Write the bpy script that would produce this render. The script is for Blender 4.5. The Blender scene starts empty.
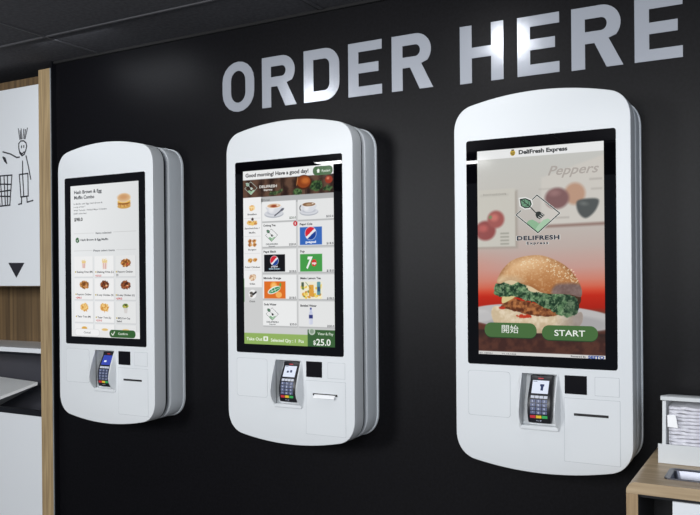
import bpy, bmesh, math, random
import numpy as np
from mathutils import Vector, Matrix
from mathutils.geometry import tessellate_polygon
random.seed(7)
COL = bpy.context.scene.collection
V = Vector

# ------------------------------------------------------------------ materials
def lin(c):
    c = c / 255.0
    return c / 12.92 if c <= .04045 else ((c + .055) / 1.055) ** 2.4
def rgb(r, g, b): return (lin(r), lin(g), lin(b), 1)
def mat(name, col, rough=.5, metal=0, spec=.5, emit=None, estr=1, coat=0, alpha=1, bump=None, trans=0):
    m = bpy.data.materials.new(name); m.use_nodes = True
    nt = m.node_tree; b = nt.nodes['Principled BSDF']
    b.inputs['Base Color'].default_value = col
    b.inputs['Roughness'].default_value = rough
    b.inputs['Metallic'].default_value = metal
    b.inputs['Specular IOR Level'].default_value = spec
    b.inputs['Coat Weight'].default_value = coat
    b.inputs['Alpha'].default_value = alpha
    b.inputs['Transmission Weight'].default_value = trans
    if emit:
        b.inputs['Emission Color'].default_value = emit
        b.inputs['Emission Strength'].default_value = estr
    if bump:
        sc, st, ds = bump
        tc = nt.nodes.new('ShaderNodeTexCoord'); n = nt.nodes.new('ShaderNodeTexNoise'); bp = nt.nodes.new('ShaderNodeBump')
        n.inputs['Scale'].default_value = sc; n.inputs['Detail'].default_value = 3
        bp.inputs['Strength'].default_value = st; bp.inputs['Distance'].default_value = ds
        nt.links.new(tc.outputs['Object'], n.inputs['Vector']); nt.links.new(n.outputs['Fac'], bp.inputs['Height'])
        nt.links.new(bp.outputs['Normal'], b.inputs['Normal'])
    return m
def noisecol(m, c1, c2, scale=(1, 1, 1), nscale=5, detail=4, lo=.35, hi=.65, dist=0):
    nt = m.node_tree; b = nt.nodes['Principled BSDF']
    tc = nt.nodes.new('ShaderNodeTexCoord'); mp = nt.nodes.new('ShaderNodeMapping'); n = nt.nodes.new('ShaderNodeTexNoise')
    r = nt.nodes.new('ShaderNodeValToRGB')
    mp.inputs['Scale'].default_value = scale; n.inputs['Scale'].default_value = nscale; n.inputs['Detail'].default_value = detail
    n.inputs['Distortion'].default_value = dist
    r.color_ramp.elements[0].position = lo; r.color_ramp.elements[1].position = hi
    r.color_ramp.elements[0].color = c1; r.color_ramp.elements[1].color = c2
    nt.links.new(tc.outputs['Object'], mp.inputs['Vector']); nt.links.new(mp.outputs['Vector'], n.inputs['Vector'])
    nt.links.new(n.outputs['Fac'], r.inputs['Fac']); nt.links.new(r.outputs['Color'], b.inputs['Base Color'])
    return m
M = {}
M['wall'] = noisecol(mat('wall_black_laminate', rgb(20, 20, 24), .40, spec=.14, bump=(260, .12, .002)), rgb(9, 9, 12), rgb(16, 16, 20), nscale=90)
M['ceiling'] = noisecol(mat('ceiling_tile', rgb(48, 48, 52), .9, spec=.1, bump=(200, .3, .003)), rgb(76, 76, 80), rgb(88, 88, 92), nscale=60)
M['tbar'] = mat('ceiling_bar', rgb(74, 74, 78), .7)
M['tgap'] = mat('ceiling_gap', rgb(14, 14, 16), .8)
M['floor'] = noisecol(mat('floor_tile', rgb(90, 88, 86), .4), rgb(80, 78, 76), rgb(98, 95, 92), nscale=3)
M['white'] = mat('white_powder_coat', rgb(222, 226, 229), .38, spec=.45)
M['rear'] = mat('rear_white_coat', rgb(222, 228, 233), .35, spec=.5)
M['core'] = mat('recess_grey', rgb(80, 84, 96), .5)
M['seam'] = mat('seam_grey', rgb(178, 182, 187), .6)
M['glass'] = mat('black_glass', rgb(5, 5, 8), .012, spec=.5)
M['blackwin'] = mat('scanner_black', rgb(10, 9, 14), .2, spec=.4)
M['slot'] = mat('slot_black', rgb(12, 12, 14), .6)
M['term'] = mat('terminal_black', rgb(22, 23, 30), .35)
M['key'] = mat('terminal_key', rgb(88, 98, 132), .45)
M['keylab'] = mat('key_print', rgb(190, 196, 215), .5)
M['fkey'] = mat('terminal_function_key', rgb(205, 210, 222), .4)
for n, c in (('red', (205, 50, 60)), ('yellow', (235, 200, 60)), ('green', (60, 175, 95))):
    M['k' + n] = mat('terminal_key_' + n, rgb(*c), .4)
def emis(name, r, g, b, s=1):
    return mat(name, (0, 0, 0, 1), .15, spec=.3, emit=rgb(r, g, b), estr=s)
M['t_white'] = emis('lcd_white', 226, 234, 250); M['t_blue'] = emis('lcd_blue', 62, 78, 178); M['t_dark'] = emis('lcd_dark', 55, 65, 100)
M['letter'] = mat('silver_vinyl', rgb(182, 187, 197), .19, metal=.25, spec=.7, bump=(240, .22, .0011))
M['black_line'] = mat('black_print', rgb(34, 34, 42), .6)
M['door'] = mat('white_laminate', rgb(230, 234, 238), .4)
M['edge'] = mat('edge_band', rgb(150, 156, 158), .4)
M['darktrim'] = mat('dark_trim', rgb(16, 17, 22), .35)
M['oak'] = noisecol(mat('oak_vertical', rgb(160, 130, 90), .5), rgb(142, 119, 87), rgb(188, 164, 124), (26, 26, 1.1), 3.0, 5, .3, .7)
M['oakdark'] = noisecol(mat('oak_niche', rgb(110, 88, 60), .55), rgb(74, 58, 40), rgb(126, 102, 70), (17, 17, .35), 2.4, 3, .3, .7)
M['oakx'] = noisecol(mat('oak_counter_top', rgb(176, 150, 115), .42), rgb(156, 134, 104), rgb(192, 170, 138), (1.3, 22, 22), 2.6, 5, .3, .7)
M['oakz'] = noisecol(mat('oak_counter_leg', rgb(160, 132, 95), .45), rgb(136, 112, 82), rgb(178, 152, 116), (30, 30, 1.2), 2.6, 5, .3, .7)
M['smoke'] = mat('smoked_glass', rgb(20, 22, 28), .03, alpha=.10, spec=.6)
M['binin'] = mat('bin_dark_grey', rgb(92, 92, 100), .4)
M['tablerefl'] = mat('tabletop_reflection_white', rgb(250, 252, 252), .4)
M['steel'] = mat('brushed_steel', rgb(112, 114, 122), .34, metal=1)
M['plastic'] = mat('dispenser_plastic', rgb(214, 218, 220), .35)
M['napkin'] = noisecol(mat('napkin_paper', rgb(235, 235, 240), .9), rgb(225, 224, 232), rgb(246, 246, 250), nscale=60)
M['paper'] = mat('receipt_paper', rgb(245, 246, 248), .8)
M['glare'] = mat('reflection_white', rgb(252, 253, 255), .3)
M['acrylic'] = mat('clear_acrylic', rgb(250, 252, 255), .02, alpha=.08, spec=.5)
M['lampbody'] = mat('lamp_body', rgb(30, 30, 32), .5)

# ------------------------------------------------------------------ mesh builder
class MB:
    def __init__(s): s.v = []; s.f = []; s.m = []
    def add(s, vs, fs, mi=0):
        o = len(s.v); s.v += [tuple(p) for p in vs]; s.f += [tuple(i + o for i in f) for f in fs]; s.m += [mi] * len(fs); return s
    def box(s, x0, x1, y0, y1, z0, z1, mi=0):
        vs = [(x, y, z) for x in (x0, x1) for y in (y0, y1) for z in (z0, z1)]
        return s.add(vs, [(0, 1, 3, 2), (4, 6, 7, 5), (0, 4, 5, 1), (2, 3, 7, 6), (0, 2, 6, 4), (1, 5, 7, 3)], mi)
    def rings(s, rs, cap0=False, cap1=False, mi=0, closed=True):
        n = len(rs[0]); vs = [p for r in rs for p in r]; fs = []
        for k in range(len(rs) - 1):
            for i in range(n if closed else n - 1):
                j = (i + 1) % n; fs.append((k * n + i, k * n + j, (k + 1) * n + j, (k + 1) * n + i))
        if cap0: fs.append(tuple(reversed(range(n))))
        if cap1: fs.append(tuple(range((len(rs) - 1) * n, len(rs) * n)))
        return s.add(vs, fs, mi)
    def flat(s, loops, y, mi=0):            # polygon with holes in the xz plane
        ls = [[V((a, b, 0)) for a, b in l] for l in loops]
        tr = tessellate_polygon(ls); pts = [p for l in ls for p in l]
        fs = []
        for t in tr:
            a, b, c = (pts[i] for i in t)
            fs.append(t if (b - a).cross(c - a).z > 0 else tuple(reversed(t)))   # faces -y
        return s.add([(p.x, y, p.y) for p in pts], fs, mi)
    def prism(s, loops, y0, y1, mi=0):      # y0 = front
        s.flat(loops, y0, mi)
        for l in loops: s.rings([[(a, y1, b) for a, b in l], [(a, y0, b) for a, b in l]], mi=mi)
        return s
    def tube(s, pts, r, n=8, mi=0, cap=True):
        rs = []; P = [V(p) for p in pts]
        for i, p in enumerate(P):
            d = (P[min(i + 1, len(P) - 1)] - P[max(i - 1, 0)]).normalized()
            a = d.cross(V((0, 0, 1)));  a = a if a.length > .1 else d.cross(V((1, 0, 0))); a.normalize(); b = d.cross(a)
            rs.append([tuple(p + (a * math.cos(t) + b * math.sin(t)) * r) for t in [2 * math.pi * k / n for k in range(n)]])
        return s.rings(rs, cap, cap, mi)
    def strip(s, pts, w, y, mi=0, closed=False, th=0):   # flat line of width w in xz at y
        n = len(pts)
        for i in range(n if closed else n - 1):
            a = V(pts[i]); b = V(pts[(i + 1) % n]); d = (b - a)
            if d.length < 1e-6: continue
            d.normalize(); q = V((-d.y, d.x)) * w / 2; e = d * w * .35
            c = [a - e - q, b + e - q, b + e + q, a - e + q]
            s.add([(p.x, y - i * 1e-6, p.y) for p in c], [(0, 1, 2, 3)], mi)
        return s
    def build(s, name, mats, parent=None, smooth=None, bevel=0, offset=(0, 0, 0)):
        me = bpy.data.meshes.new(name)
        o = offset
        me.from_pydata([(x + o[0], y + o[1], z + o[2]) for x, y, z in s.v], [], s.f)
        for m in (mats if isinstance(mats, (list, tuple)) else [mats]): me.materials.append(m)
        me.polygons.foreach_set('material_index', s.m); me.update()
        if smooth is not None:
            bm = bmesh.new(); bm.from_mesh(me); bmesh.ops.remove_doubles(bm, verts=bm.verts, dist=1e-6)
            bmesh.ops.recalc_face_normals(bm, faces=bm.faces); bm.to_mesh(me); bm.free()
            me.shade_smooth() if hasattr(me, 'shade_smooth') else None
            me.set_sharp_from_angle(angle=math.radians(smooth))
        ob = bpy.data.objects.new(name, me); COL.objects.link(ob)
        if parent: ob.parent = parent
        if bevel:
            b = ob.modifiers.new('bevel', 'BEVEL'); b.width = bevel; b.segments = 3; b.limit_method = 'ANGLE'
            me.shade_smooth(); me.set_sharp_from_angle(angle=math.radians(50))
        return ob
def tag(o, label=None, cat=None, group=None, kind=None):
    for k, v in (('label', label), ('category', cat), ('group', group), ('kind', kind)):
        if v: o[k] = v
    return o
def thing(name, loc, label, cat, group=None):
    o = bpy.data.objects.new(name, None); o.empty_display_size = .05; COL.objects.link(o); o.location = loc
    return tag(o, label, cat, group)
def rrect(x0, x1, z0, z1, r, n=6):
    out = []
    for cx, cz, a0 in ((x1 - r, z1 - r, 0), (x0 + r, z1 - r, 90), (x0 + r, z0 + r, 180), (x1 - r, z0 + r, 270)):
        for k in range(n + 1):
            a = math.radians(a0 + 90 * k / n); out.append((cx + r * math.cos(a), cz + r * math.sin(a)))
    return out

# ------------------------------------------------------------------ text
_cache = {}
def text_geo(s, bold=0.0, shear=0.0, space=1.0):
    k = (s, bold, shear, space)
    if k in _cache: return _cache[k]
    c = bpy.data.curves.new('t', 'FONT'); c.body = s; c.size = 1; c.offset = bold; c.shear = shear; c.space_character = space
    c.resolution_u = 3; c.fill_mode = 'FRONT'; c.dimensions = '2D'
    o = bpy.data.objects.new('t', c); COL.objects.link(o)
    dg = bpy.context.evaluated_depsgraph_get(); dg.update()
    ev = o.evaluated_get(dg); me = ev.to_mesh()
    vs = [(v.co.x, v.co.y) for v in me.vertices]; fs = [tuple(p.vertices) for p in me.polygons]
    ev.to_mesh_clear(); bpy.data.objects.remove(o); bpy.data.curves.remove(c)
    _cache[k] = (vs, fs); return vs, fs
CAP = max(y for x, y in text_geo('H')[0])
def put_text(mb, s, x0, x1, zb, cap, y, mi=0, bold=0.0, shear=0, space=1.0, zfun=None):
    """text between x0 and x1, baseline zb, capital height cap"""
    vs, fs = text_geo(s, bold, shear, space)
    if not vs: return
    a = min(v[0] for v in vs); b = max(v[0] for v in vs); k = (x1 - x0) / (b - a); h = cap / CAP
    # faces toward -y : x to the right, z up
    mb.add([(x0 + (v[0] - a) * k, y, zb + v[1] * h) for v in vs], fs, mi)

# ------------------------------------------------------------------ painted pictures (colour attribute on a fine grid)
def vnoise(w, h, cell, seed, octv=3):
    rs = np.random.RandomState(seed); out = np.zeros((h, w)); amp = 1; tot = 0
    for o in range(octv):
        c = max(cell / 2 ** o, 1.01); gw = int(w / c) + 3; gh = int(h / c) + 3; g = rs.rand(gh, gw)
        x = np.arange(w) / c; y = np.arange(h) / c; xi = x.astype(int); yi = y.astype(int); fx = x - xi; fy = y - yi
        fx = fx * fx * (3 - 2 * fx); fy = fy * fy * (3 - 2 * fy)
        A = g[np.ix_(yi, xi)]; B = g[np.ix_(yi, xi + 1)]; Cc = g[np.ix_(yi + 1, xi)]; D = g[np.ix_(yi + 1, xi + 1)]
        out += amp * ((A * (1 - fx) + B * fx) * (1 - fy)[:, None] + (Cc * (1 - fx) + D * fx) * fy[:, None]); tot += amp; amp *= .55
    return out / tot
class Canvas:
    def __init__(s, w, h, px, bg):
        s.px = px; s.W = int(round(w / px)) + 1; s.H = int(round(h / px)) + 1; s.w = w; s.h = h
        s.img = np.zeros((s.H, s.W, 3)); s.img[:] = bg
        s.U, s.Vv = np.meshgrid(np.linspace(0, w, s.W), np.linspace(0, h, s.H))
    def noise(s, cell, seed, o=3): return vnoise(s.W, s.H, cell / s.px, seed, o)
    def blend(s, a, col):
        col = np.array(col, float); a = np.clip(a, 0, 1)[..., None]; s.img = s.img * (1 - a) + (col if col.ndim == 3 else col[None, None]) * a
    def cov(s, sd, soft=None): return np.clip(.5 - sd / (soft or s.px), 0, 1)
    def sd_ell(s, cx, cy, rx, ry, rot=0):
        c, n = math.cos(rot), math.sin(rot); x = (s.U - cx) * c + (s.Vv - cy) * n; y = -(s.U - cx) * n + (s.Vv - cy) * c
        return (np.sqrt((x / rx) ** 2 + (y / ry) ** 2) - 1) * min(rx, ry)
    def sd_rr(s, x0, x1, y0, y1, r=0):
        qx = np.abs(s.U - (x0 + x1) / 2) - (x1 - x0) / 2 + r; qy = np.abs(s.Vv - (y0 + y1) / 2) - (y1 - y0) / 2 + r
        return np.hypot(np.maximum(qx, 0), np.maximum(qy, 0)) + np.minimum(np.maximum(qx, qy), 0) - r
    def sd_poly(s, pts, warp=0, cell=12, seed=1, smooth=True):
        if smooth: pts = catmull(pts)
        U, Vv = s.U, s.Vv
        if warp:
            U = U + (s.noise(cell, seed) - .5) * 2 * warp; Vv = Vv + (s.noise(cell, seed + 9) - .5) * 2 * warp
        d = np.full(U.shape, 1e18); sg = np.ones(U.shape); n = len(pts)
        for i in range(n):
            ax, ay = pts[i]; bx, by = pts[i - 1]; ex, ey = bx - ax, by - ay; wx, wy = U - ax, Vv - ay
            t = np.clip((wx * ex + wy * ey) / (ex * ex + ey * ey + 1e-9), 0, 1); d = np.minimum(d, (wx - ex * t) ** 2 + (wy - ey * t) ** 2)
            c1 = Vv >= ay; c2 = Vv < by; c3 = ex * wy > ey * wx
            flip = (c1 & c2 & c3) | (~c1 & ~c2 & ~c3); sg = np.where(flip, -sg, sg)
        return sg * np.sqrt(d)
    def ell(s, cx, cy, rx, ry, col, soft=None, rot=0, a=1): s.blend(s.cov(s.sd_ell(cx, cy, rx, ry, rot), soft) * a, col)
    def rect(s, x0, x1, y0, y1, col, r=0, soft=None, a=1): s.blend(s.cov(s.sd_rr(x0, x1, y0, y1, r), soft) * a, col)
    def line(s, x0, y0, x1, y1, w, col, a=1, soft=None):
        ex, ey = x1 - x0, y1 - y0; wx, wy = s.U - x0, s.Vv - y0; t = np.clip((wx * ex + wy * ey) / (ex * ex + ey * ey + 1e-9), 0, 1)
        s.blend(s.cov(np.hypot(wx - ex * t, wy - ey * t) - w / 2, soft) * a, col)
    def mixcol(s, n, c1, c2, lo=.35, hi=.65):
        t = np.clip((n - lo) / (hi - lo), 0, 1)[..., None]; return np.array(c1, float) * (1 - t) + np.array(c2, float) * t
    def blob(s, cx, cy, rx, ry, c1, c2, seed, warp=4, cell=6):
        r = max(rx, ry) + warp + 4
        U = s.U + (s.noise(cell, seed) - .5) * 2 * warp; Vv = s.Vv + (s.noise(cell, seed + 5) - .5) * 2 * warp
        sd = (np.sqrt(((U - cx) / rx) ** 2 + ((Vv - cy) / ry) ** 2) - 1) * min(rx, ry)
        s.blend(s.cov(sd), s.mixcol(s.noise(cell, seed + 3), c1, c2))
    def build(s, name, parent, x0, ztop, y, material):
        me = bpy.data.meshes.new(name); W, H = s.W, s.H
        co = np.zeros((H * W, 3)); co[:, 0] = (x0 + s.U / 1000).ravel(); co[:, 1] = y; co[:, 2] = (ztop - s.Vv / 1000).ravel()
        i = np.arange((H - 1) * (W - 1)); r = i // (W - 1); c = i % (W - 1); a = r * W + c
        q = np.stack([a + W, a + W + 1, a + 1, a], 1)
        me.vertices.add(H * W); me.vertices.foreach_set('co', co.ravel())
        me.loops.add(q.size); me.loops.foreach_set('vertex_index', q.ravel().astype(np.int32))
        me.polygons.add(len(q)); me.polygons.foreach_set('loop_start', (np.arange(len(q)) * 4).astype(np.int32))
        me.update(calc_edges=True)
        at = me.color_attributes.new('Col', 'FLOAT_COLOR', 'POINT')
        im = np.clip(s.img, 0, 255) / 255; l = np.where(im <= .04045, im / 12.92, ((im + .055) / 1.055) ** 2.4)
        at.data.foreach_set('color', np.concatenate([l, np.ones((H, W, 1))], 2).ravel().astype(np.float32))
        me.materials.append(material)
        ob = bpy.data.objects.new(name, me); COL.objects.link(ob); ob.parent = parent; return ob
def catmull(p, n=5):
    out = []; N = len(p)
    for i in range(N):
        a, b, c, d = (np.array(p[(i + k) % N], float) for k in (-1, 0, 1, 2))
        for k in range(n):
            t = k / n; out.append(tuple(.5 * ((2 * b) + (c - a) * t + (2 * a - 5 * b + 4 * c - d) * t * t + (3 * b - a - 3 * c + d) * t ** 3)))
    return out
def screen_mat():
    m = bpy.data.materials.new('lit_screen'); m.use_nodes = True; nt = m.node_tree; b = nt.nodes['Principled BSDF']
    a = nt.nodes.new('ShaderNodeVertexColor'); a.layer_name = 'Col'
    b.inputs['Base Color'].default_value = (0, 0, 0, 1); b.inputs['Roughness'].default_value = .08; b.inputs['Specular IOR Level'].default_value = .3
    nt.links.new(a.outputs['Color'], b.inputs['Emission Color']); b.inputs['Emission Strength'].default_value = .97
    return m
M['screen'] = screen_mat()

# ------------------------------------------------------------------ kiosk
ZO = .7465           # screen centre above the lowest point of the housing
DF = .206            # housing depth from the wall
def bez(p0, p1, p2, p3, n):
    return [tuple((1 - t) ** 3 * a + 3 * (1 - t) ** 2 * t * b + 3 * (1 - t) * t * t * c + t ** 3 * d for a, b, c, d in zip(p0, p1, p2, p3)) for t in [k / n for k in range(n)]]
def outline(ins=0.0):
    w = .2992
    half = []                                  # right half, top centre -> bottom centre
    for k in range(10): x = .236 * k / 10; half.append((x, .5455 - .0285 * (x / .236) ** 2))
    half += bez((.236, .517), (.268, .509), (w, .482), (w, .425), 12)
    for k in range(8): half.append((w, .425 - (.425 + .625) * k / 8))
    half += bez((w, -.625), (w, -.680), (.270, -.711), (.234, -.7205), 12)
    for k in range(10): x = .234 * (1 - k / 10); half.append((x, -.7455 + .025 * (x / .234) ** 2))
    half.append((0, -.7455))
    full = half + [(-x * 1.010, z) for x, z in reversed(half[1:-1])]
    full = [(x, z * 1.0055 if z < 0 else z) for x, z in full]
    if ins:
        n = len(full); out = []
        for i in range(n):
            a = V(full[i - 1]); b = V(full[i]); c = V(full[(i + 1) % n])
            d1 = (b - a).normalized(); d2 = (c - b).normalized(); nn = V((-(d1.y + d2.y), d1.x + d2.x)).normalized()
            out.append(tuple(b - nn * ins) if False else (b.x - nn.x * -ins * -1 * -1, b.y - nn.y * -ins * -1 * -1))
        # choose the sign that shrinks
        if sum(abs(p[0]) for p in out) > sum(abs(p[0]) for p in full) and ins > 0 or sum(abs(p[0]) for p in out) < sum(abs(p[0]) for p in full) and ins < 0:
            out = [(2 * f[0] - o[0], 2 * f[1] - o[1]) for f, o in zip(full, out)]
        full = out
    return full
def ring(ins, y): return [(x, y, z) for x, z in outline(ins)]
NX0, NX1, NZ0, NZ1 = -.0620, .0565, -.588, -.413
OFF = (0, 0, ZO)
def bezel_x(u): return -.2155 + u / 1000
def bezel_z(v): return .354 - v / 1000

def make_kiosk(xk, label):
    root = thing('ordering_kiosk', (xk, 0, 1.45 - ZO), label, 'kiosk', 'self-order kiosks on the black wall')
    P = lambda mb, name, m, par=root, **k: mb.build(name, m, par, offset=OFF, **k)
    # front housing
    mb = MB(); F = -DF
    rs = [ring(0, -.136), ring(0, F + .0025)] + [ring(.0025 * (1 - math.cos(a)), F + .0025 * (1 - math.sin(a))) for a in [math.radians(t) for t in (22, 45, 68, 90)]]
    mb.rings(rs, cap0=True)
    hole = [(NX0, NZ0), (NX1, NZ0), (NX1, NZ1), (NX0, NZ1)]
    mb.flat([outline(.0025), hole], F)
    P(mb, 'housing', M['white'], smooth=35)
    # niche the payment terminal sits in
    mb = MB()
    prof = [(-.206, NZ1), (-.152, NZ1), (-.150, -.43), (-.172, -.50), (-.190, -.585), (-.190, NZ0), (-.206, NZ0)]
    for x, flip in ((NX0, 0), (NX1, 1)):
        mb.add([(x, y, z) for y, z in prof], [tuple(range(7)) if flip else tuple(reversed(range(7)))])
    for (ya, za), (yb, zb) in zip(prof[:-1], prof[1:]):
        mb.add([(NX0, ya, za), (NX1, ya, za), (NX1, yb, zb), (NX0, yb, zb)], [(0, 1, 2, 3)])
    P(mb, 'terminal_niche', M['white'])
    # cheeks: two curved fins bulging out beside the terminal
    cp = [(0, NZ1 + .002), (.012, -.44), (.026, -.475), (.036, -.51), (.040, -.535), (.037, -.555), (.024, -.575), (.008, -.590), (0, -.598)]
    for sx in (-1, 1):
        xi = NX0 if sx < 0 else NX1; mb = MB()
        for k in range(3): pass
        inner = [(xi, F - d, z) for d, z in cp]; mid = [(xi + sx * .0022, F - d * 1.0 - (.0004 if d else 0), z) for d, z in cp]
        outer = [(xi + sx * .0042, F - d * .93, z) for d, z in cp]; base = [(xi + sx * .012, F + .0002, z) for d, z in cp]
        outer2 = [(xi + sx * .0058, F - d * .55, z) for d, z in cp]
        back = [(xi, F + .004, z) for d, z in cp]
        mb.rings([back, inner, mid, outer, outer2, base], closed=False)
        P(mb, 'cheek', M['white'], smooth=50)
    # ledge under the terminal
    mb = MB(); mb.box(NX0 - .006, NX1 + .006, F - .007, F + .002, -.603, -.589)
    P(mb, 'ledge', M['white'], bevel=.003)
    # core between front housing and rear box
    mb = MB(); mb.rings([ring(.024, -.095), ring(.024, -.1365)]); P(mb, 'core', M['core'], smooth=35)
    mb = MB(); mb.rings([ring(.0012, -.1375), ring(.0012, -.1280), ring(.02, -.1280)]); P(mb, 'gap_shade', M['darktrim'], smooth=35)  # dark ring stands in for the shadow line behind the housing
    # rear box with a bright flange against the wall
    mb = MB(); mb.rings([ring(.026, -.094), ring(.026, -.099), ring(.005, -.100), ring(.0025, -.0985), ring(.0015, -.095), ring(.0045, -.014), ring(.0045, -.010)])
    P(mb, 'rear_box', M['rear'], smooth=35)
    mb = MB(); mb.rings([ring(.006, -.0115), ring(.001, -.0108), ring(.0002, -.009), ring(.0002, -.0015), ring(.01, -.0015)])
    P(mb, 'wall_flange', M['rear'], smooth=35)
    # touchscreen glass
    mb = MB(); lp = rrect(-.2556, .2525, -.3887, .3924, .008)
    mb.prism([lp], F - .0016, F + .001); ts = P(mb, 'touchscreen', M['glass'], bevel=.0006)
    mb = MB(); mb.prism([rrect(-.2566, .2535, -.3897, .3934, .009)], F - .0005, F + .001); P(mb, 'gasket', M['slot'], ts)
    # seams and panels
    for nm, x0, x1, z0, z1, r in (('side_panel', -.2565, -.1035, -.570, -.4125, .011), ('small_panel', .1805, .2585, -.4755, -.4135, .002), ('printer_door', .0802, .2605, -.6995, -.4875, .002)):
        mb = MB(); mb.prism([rrect(x0, x1, z0, z1, r)], F - .0003, F + .001); pn = P(mb, nm, M['seam'])
        mb = MB(); g = .0011; mb.prism([rrect(x0 + g, x1 - g, z0 + g, z1 - g, r)], F - .0007, F + .001); P(mb, 'panel_face', M['white'], pn)
        if nm == 'printer_door':
            mb = MB(); mb.prism([rrect(.1125, .2238, -.5452, -.5368, .001)], F - .0010, F - .0003); P(mb, 'receipt_slot', M['slot'], pn)
            mb = MB(); mb.box(.111, .2253, F - .0022, F - .0004, -.5468, -.5455); P(mb, 'slot_lip', M['white'], pn)
    mb = MB(); mb.prism([rrect(.0827, .1553, -.4743, -.4129, .001)], F - .0008, F + .001); P(mb, 'scanner_window', M['blackwin'])
    return root, ts, P

def make_terminal(xk, label, mode):
    root = thing('card_terminal', (xk, -DF, 1.45 - .50), label, 'card terminal', 'card payment terminals in the kiosks')
    prof = [(-.4215, .021), (-.4235, .027), (-.440, .0225), (-.460, .012), (-.480, .002), (-.500, -.0055), (-.520, -.0095), (-.545, -.0105), (-.565, -.0075), (-.578, -.003), (-.5805, .003)]
    def Y(z):
        for (z0, y0), (z1, y1) in zip(prof[1:], prof[2:]):
            if z1 <= z <= z0: return y0 + (y1 - y0) * (z0 - z) / (z0 - z1)
        return prof[-1][1]
    o = (0, 0, .5); cx = -.0028
    HW = lambda z: .0385 + .0022 * math.exp(-((z + .52) / .05) ** 2)
    mb = MB(); rs = []
    for z, y in prof:
        hw = HW(z); e = .006 if z in (-.4215, -.5805) else 0; hw -= e; b = y + .024 if z > -.57 else y + .012
        if z == -.4215: y, b = y + .010, y + .020
        r = .005
        rs.append([(cx - hw, b, z), (cx - hw, y + r, z), (cx - hw + r * .3, y + r * .3, z), (cx - hw + r, y, z), (cx + hw - r, y, z), (cx + hw - r * .3, y + r * .3, z), (cx + hw, y + r, z), (cx + hw, b, z)])
    mb.rings(rs, True, True); mb.build('body', M['term'], root, smooth=40, offset=o)
    def patch(x0, x1, z0, z1, lift, th=.0012, n=3):
        m = MB(); fr = []; bk = []
        for k in range(n + 1):
            z = z0 + (z1 - z0) * k / n; y = Y(z) - lift; fr.append([(cx + x0, y, z), (cx + x1, y, z)])
        for a, b in zip(fr[:-1], fr[1:]):
            m.add([a[0], a[1], b[1], b[0]], [(0, 1, 2, 3)])
            m.add([a[0], b[0], (b[0][0], b[0][1] + th, b[0][2]), (a[0][0], a[0][1] + th, a[0][2])], [(0, 1, 2, 3)])
            m.add([a[1], b[1], (b[1][0], b[1][1] + th, b[1][2]), (a[1][0], a[1][1] + th, a[1][2])], [(3, 2, 1, 0)])
        for e, s in ((fr[0], 0), (fr[-1], 1)):
            m.add([e[0], e[1], (e[1][0], e[1][1] + th, e[1][2]), (e[0][0], e[0][1] + th, e[0][2])], [(0, 1, 2, 3) if s else (3, 2, 1, 0)])
        return m
    scr = patch(-.028, .028, -.480, -.4385, .0008); d = scr.build('display', M['t_blue'] if mode == 1 else M['t_white'], root, offset=o)
    if mode == 1: patch(-.014, .000, -.468, -.4605, .0014, .0004).build('display_image', M['t_white'], d, offset=o)
    else:
        patch(*((-.001, .013, -.457, -.450) if mode == 3 else (-.013, -.004, -.464, -.457)), .0014, .0004).build('display_image', M['t_dark'], d, offset=o)
        patch(*((.002, .0105, -.470, -.457) if mode == 3 else (.002, .011, -.463, -.454)), .0014, .0004).build('display_image', M['t_dark'], d, offset=o)
        patch(-.026, -.012, -.4425, -.441, .0014, .0004).build('display_text', M['t_dark'], d, offset=o)
    patch(-.010, .008, -.4335, -.430, .0006, .0006).build('maker_badge', M['kred'], root, offset=o)
    for k in range(4):
        x = -.0285 + k * .0147; patch(x, x + .0128, -.4955, -.487, .0016).build('function_key', M['fkey'], root, offset=o)
    lab = ['1', '2', '3', '4', '5', '6', '7', '8', '9', '*', '0', '#']
    for k in range(12):
        x = -.0285 + (k % 3) * .0197; z = -.4995 - (k // 3) * .0128
        kk = patch(x, x + .0172, z - .0102, z, .0018).build('number_key', M['key'], root, offset=o)
        m = MB(); put_text(m, lab[k], cx + x + .0055, cx + x + .0055 + (.003 if lab[k] == '1' else .0055), z - .0082, .0062, Y(z - .005) - .0027, 0, .03)
        m.build('key_number', M['keylab'], kk, offset=o)
    for k, c in enumerate(('kred', 'kyellow', 'kgreen')):
        x = -.0295 + k * .0202; kk = patch(x, x + .0182, -.5620, -.5525, .0018).build(('red_key', 'yellow_key', 'green_key')[k], M[c], root, offset=o)
    m = MB(); put_text(m, 'V x 8', cx - .010, cx + .008, -.5725, .004, Y(-.568) - .0012, 0, .02); m.build('model_print', M['keylab'], root, offset=o)
    return root

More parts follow.
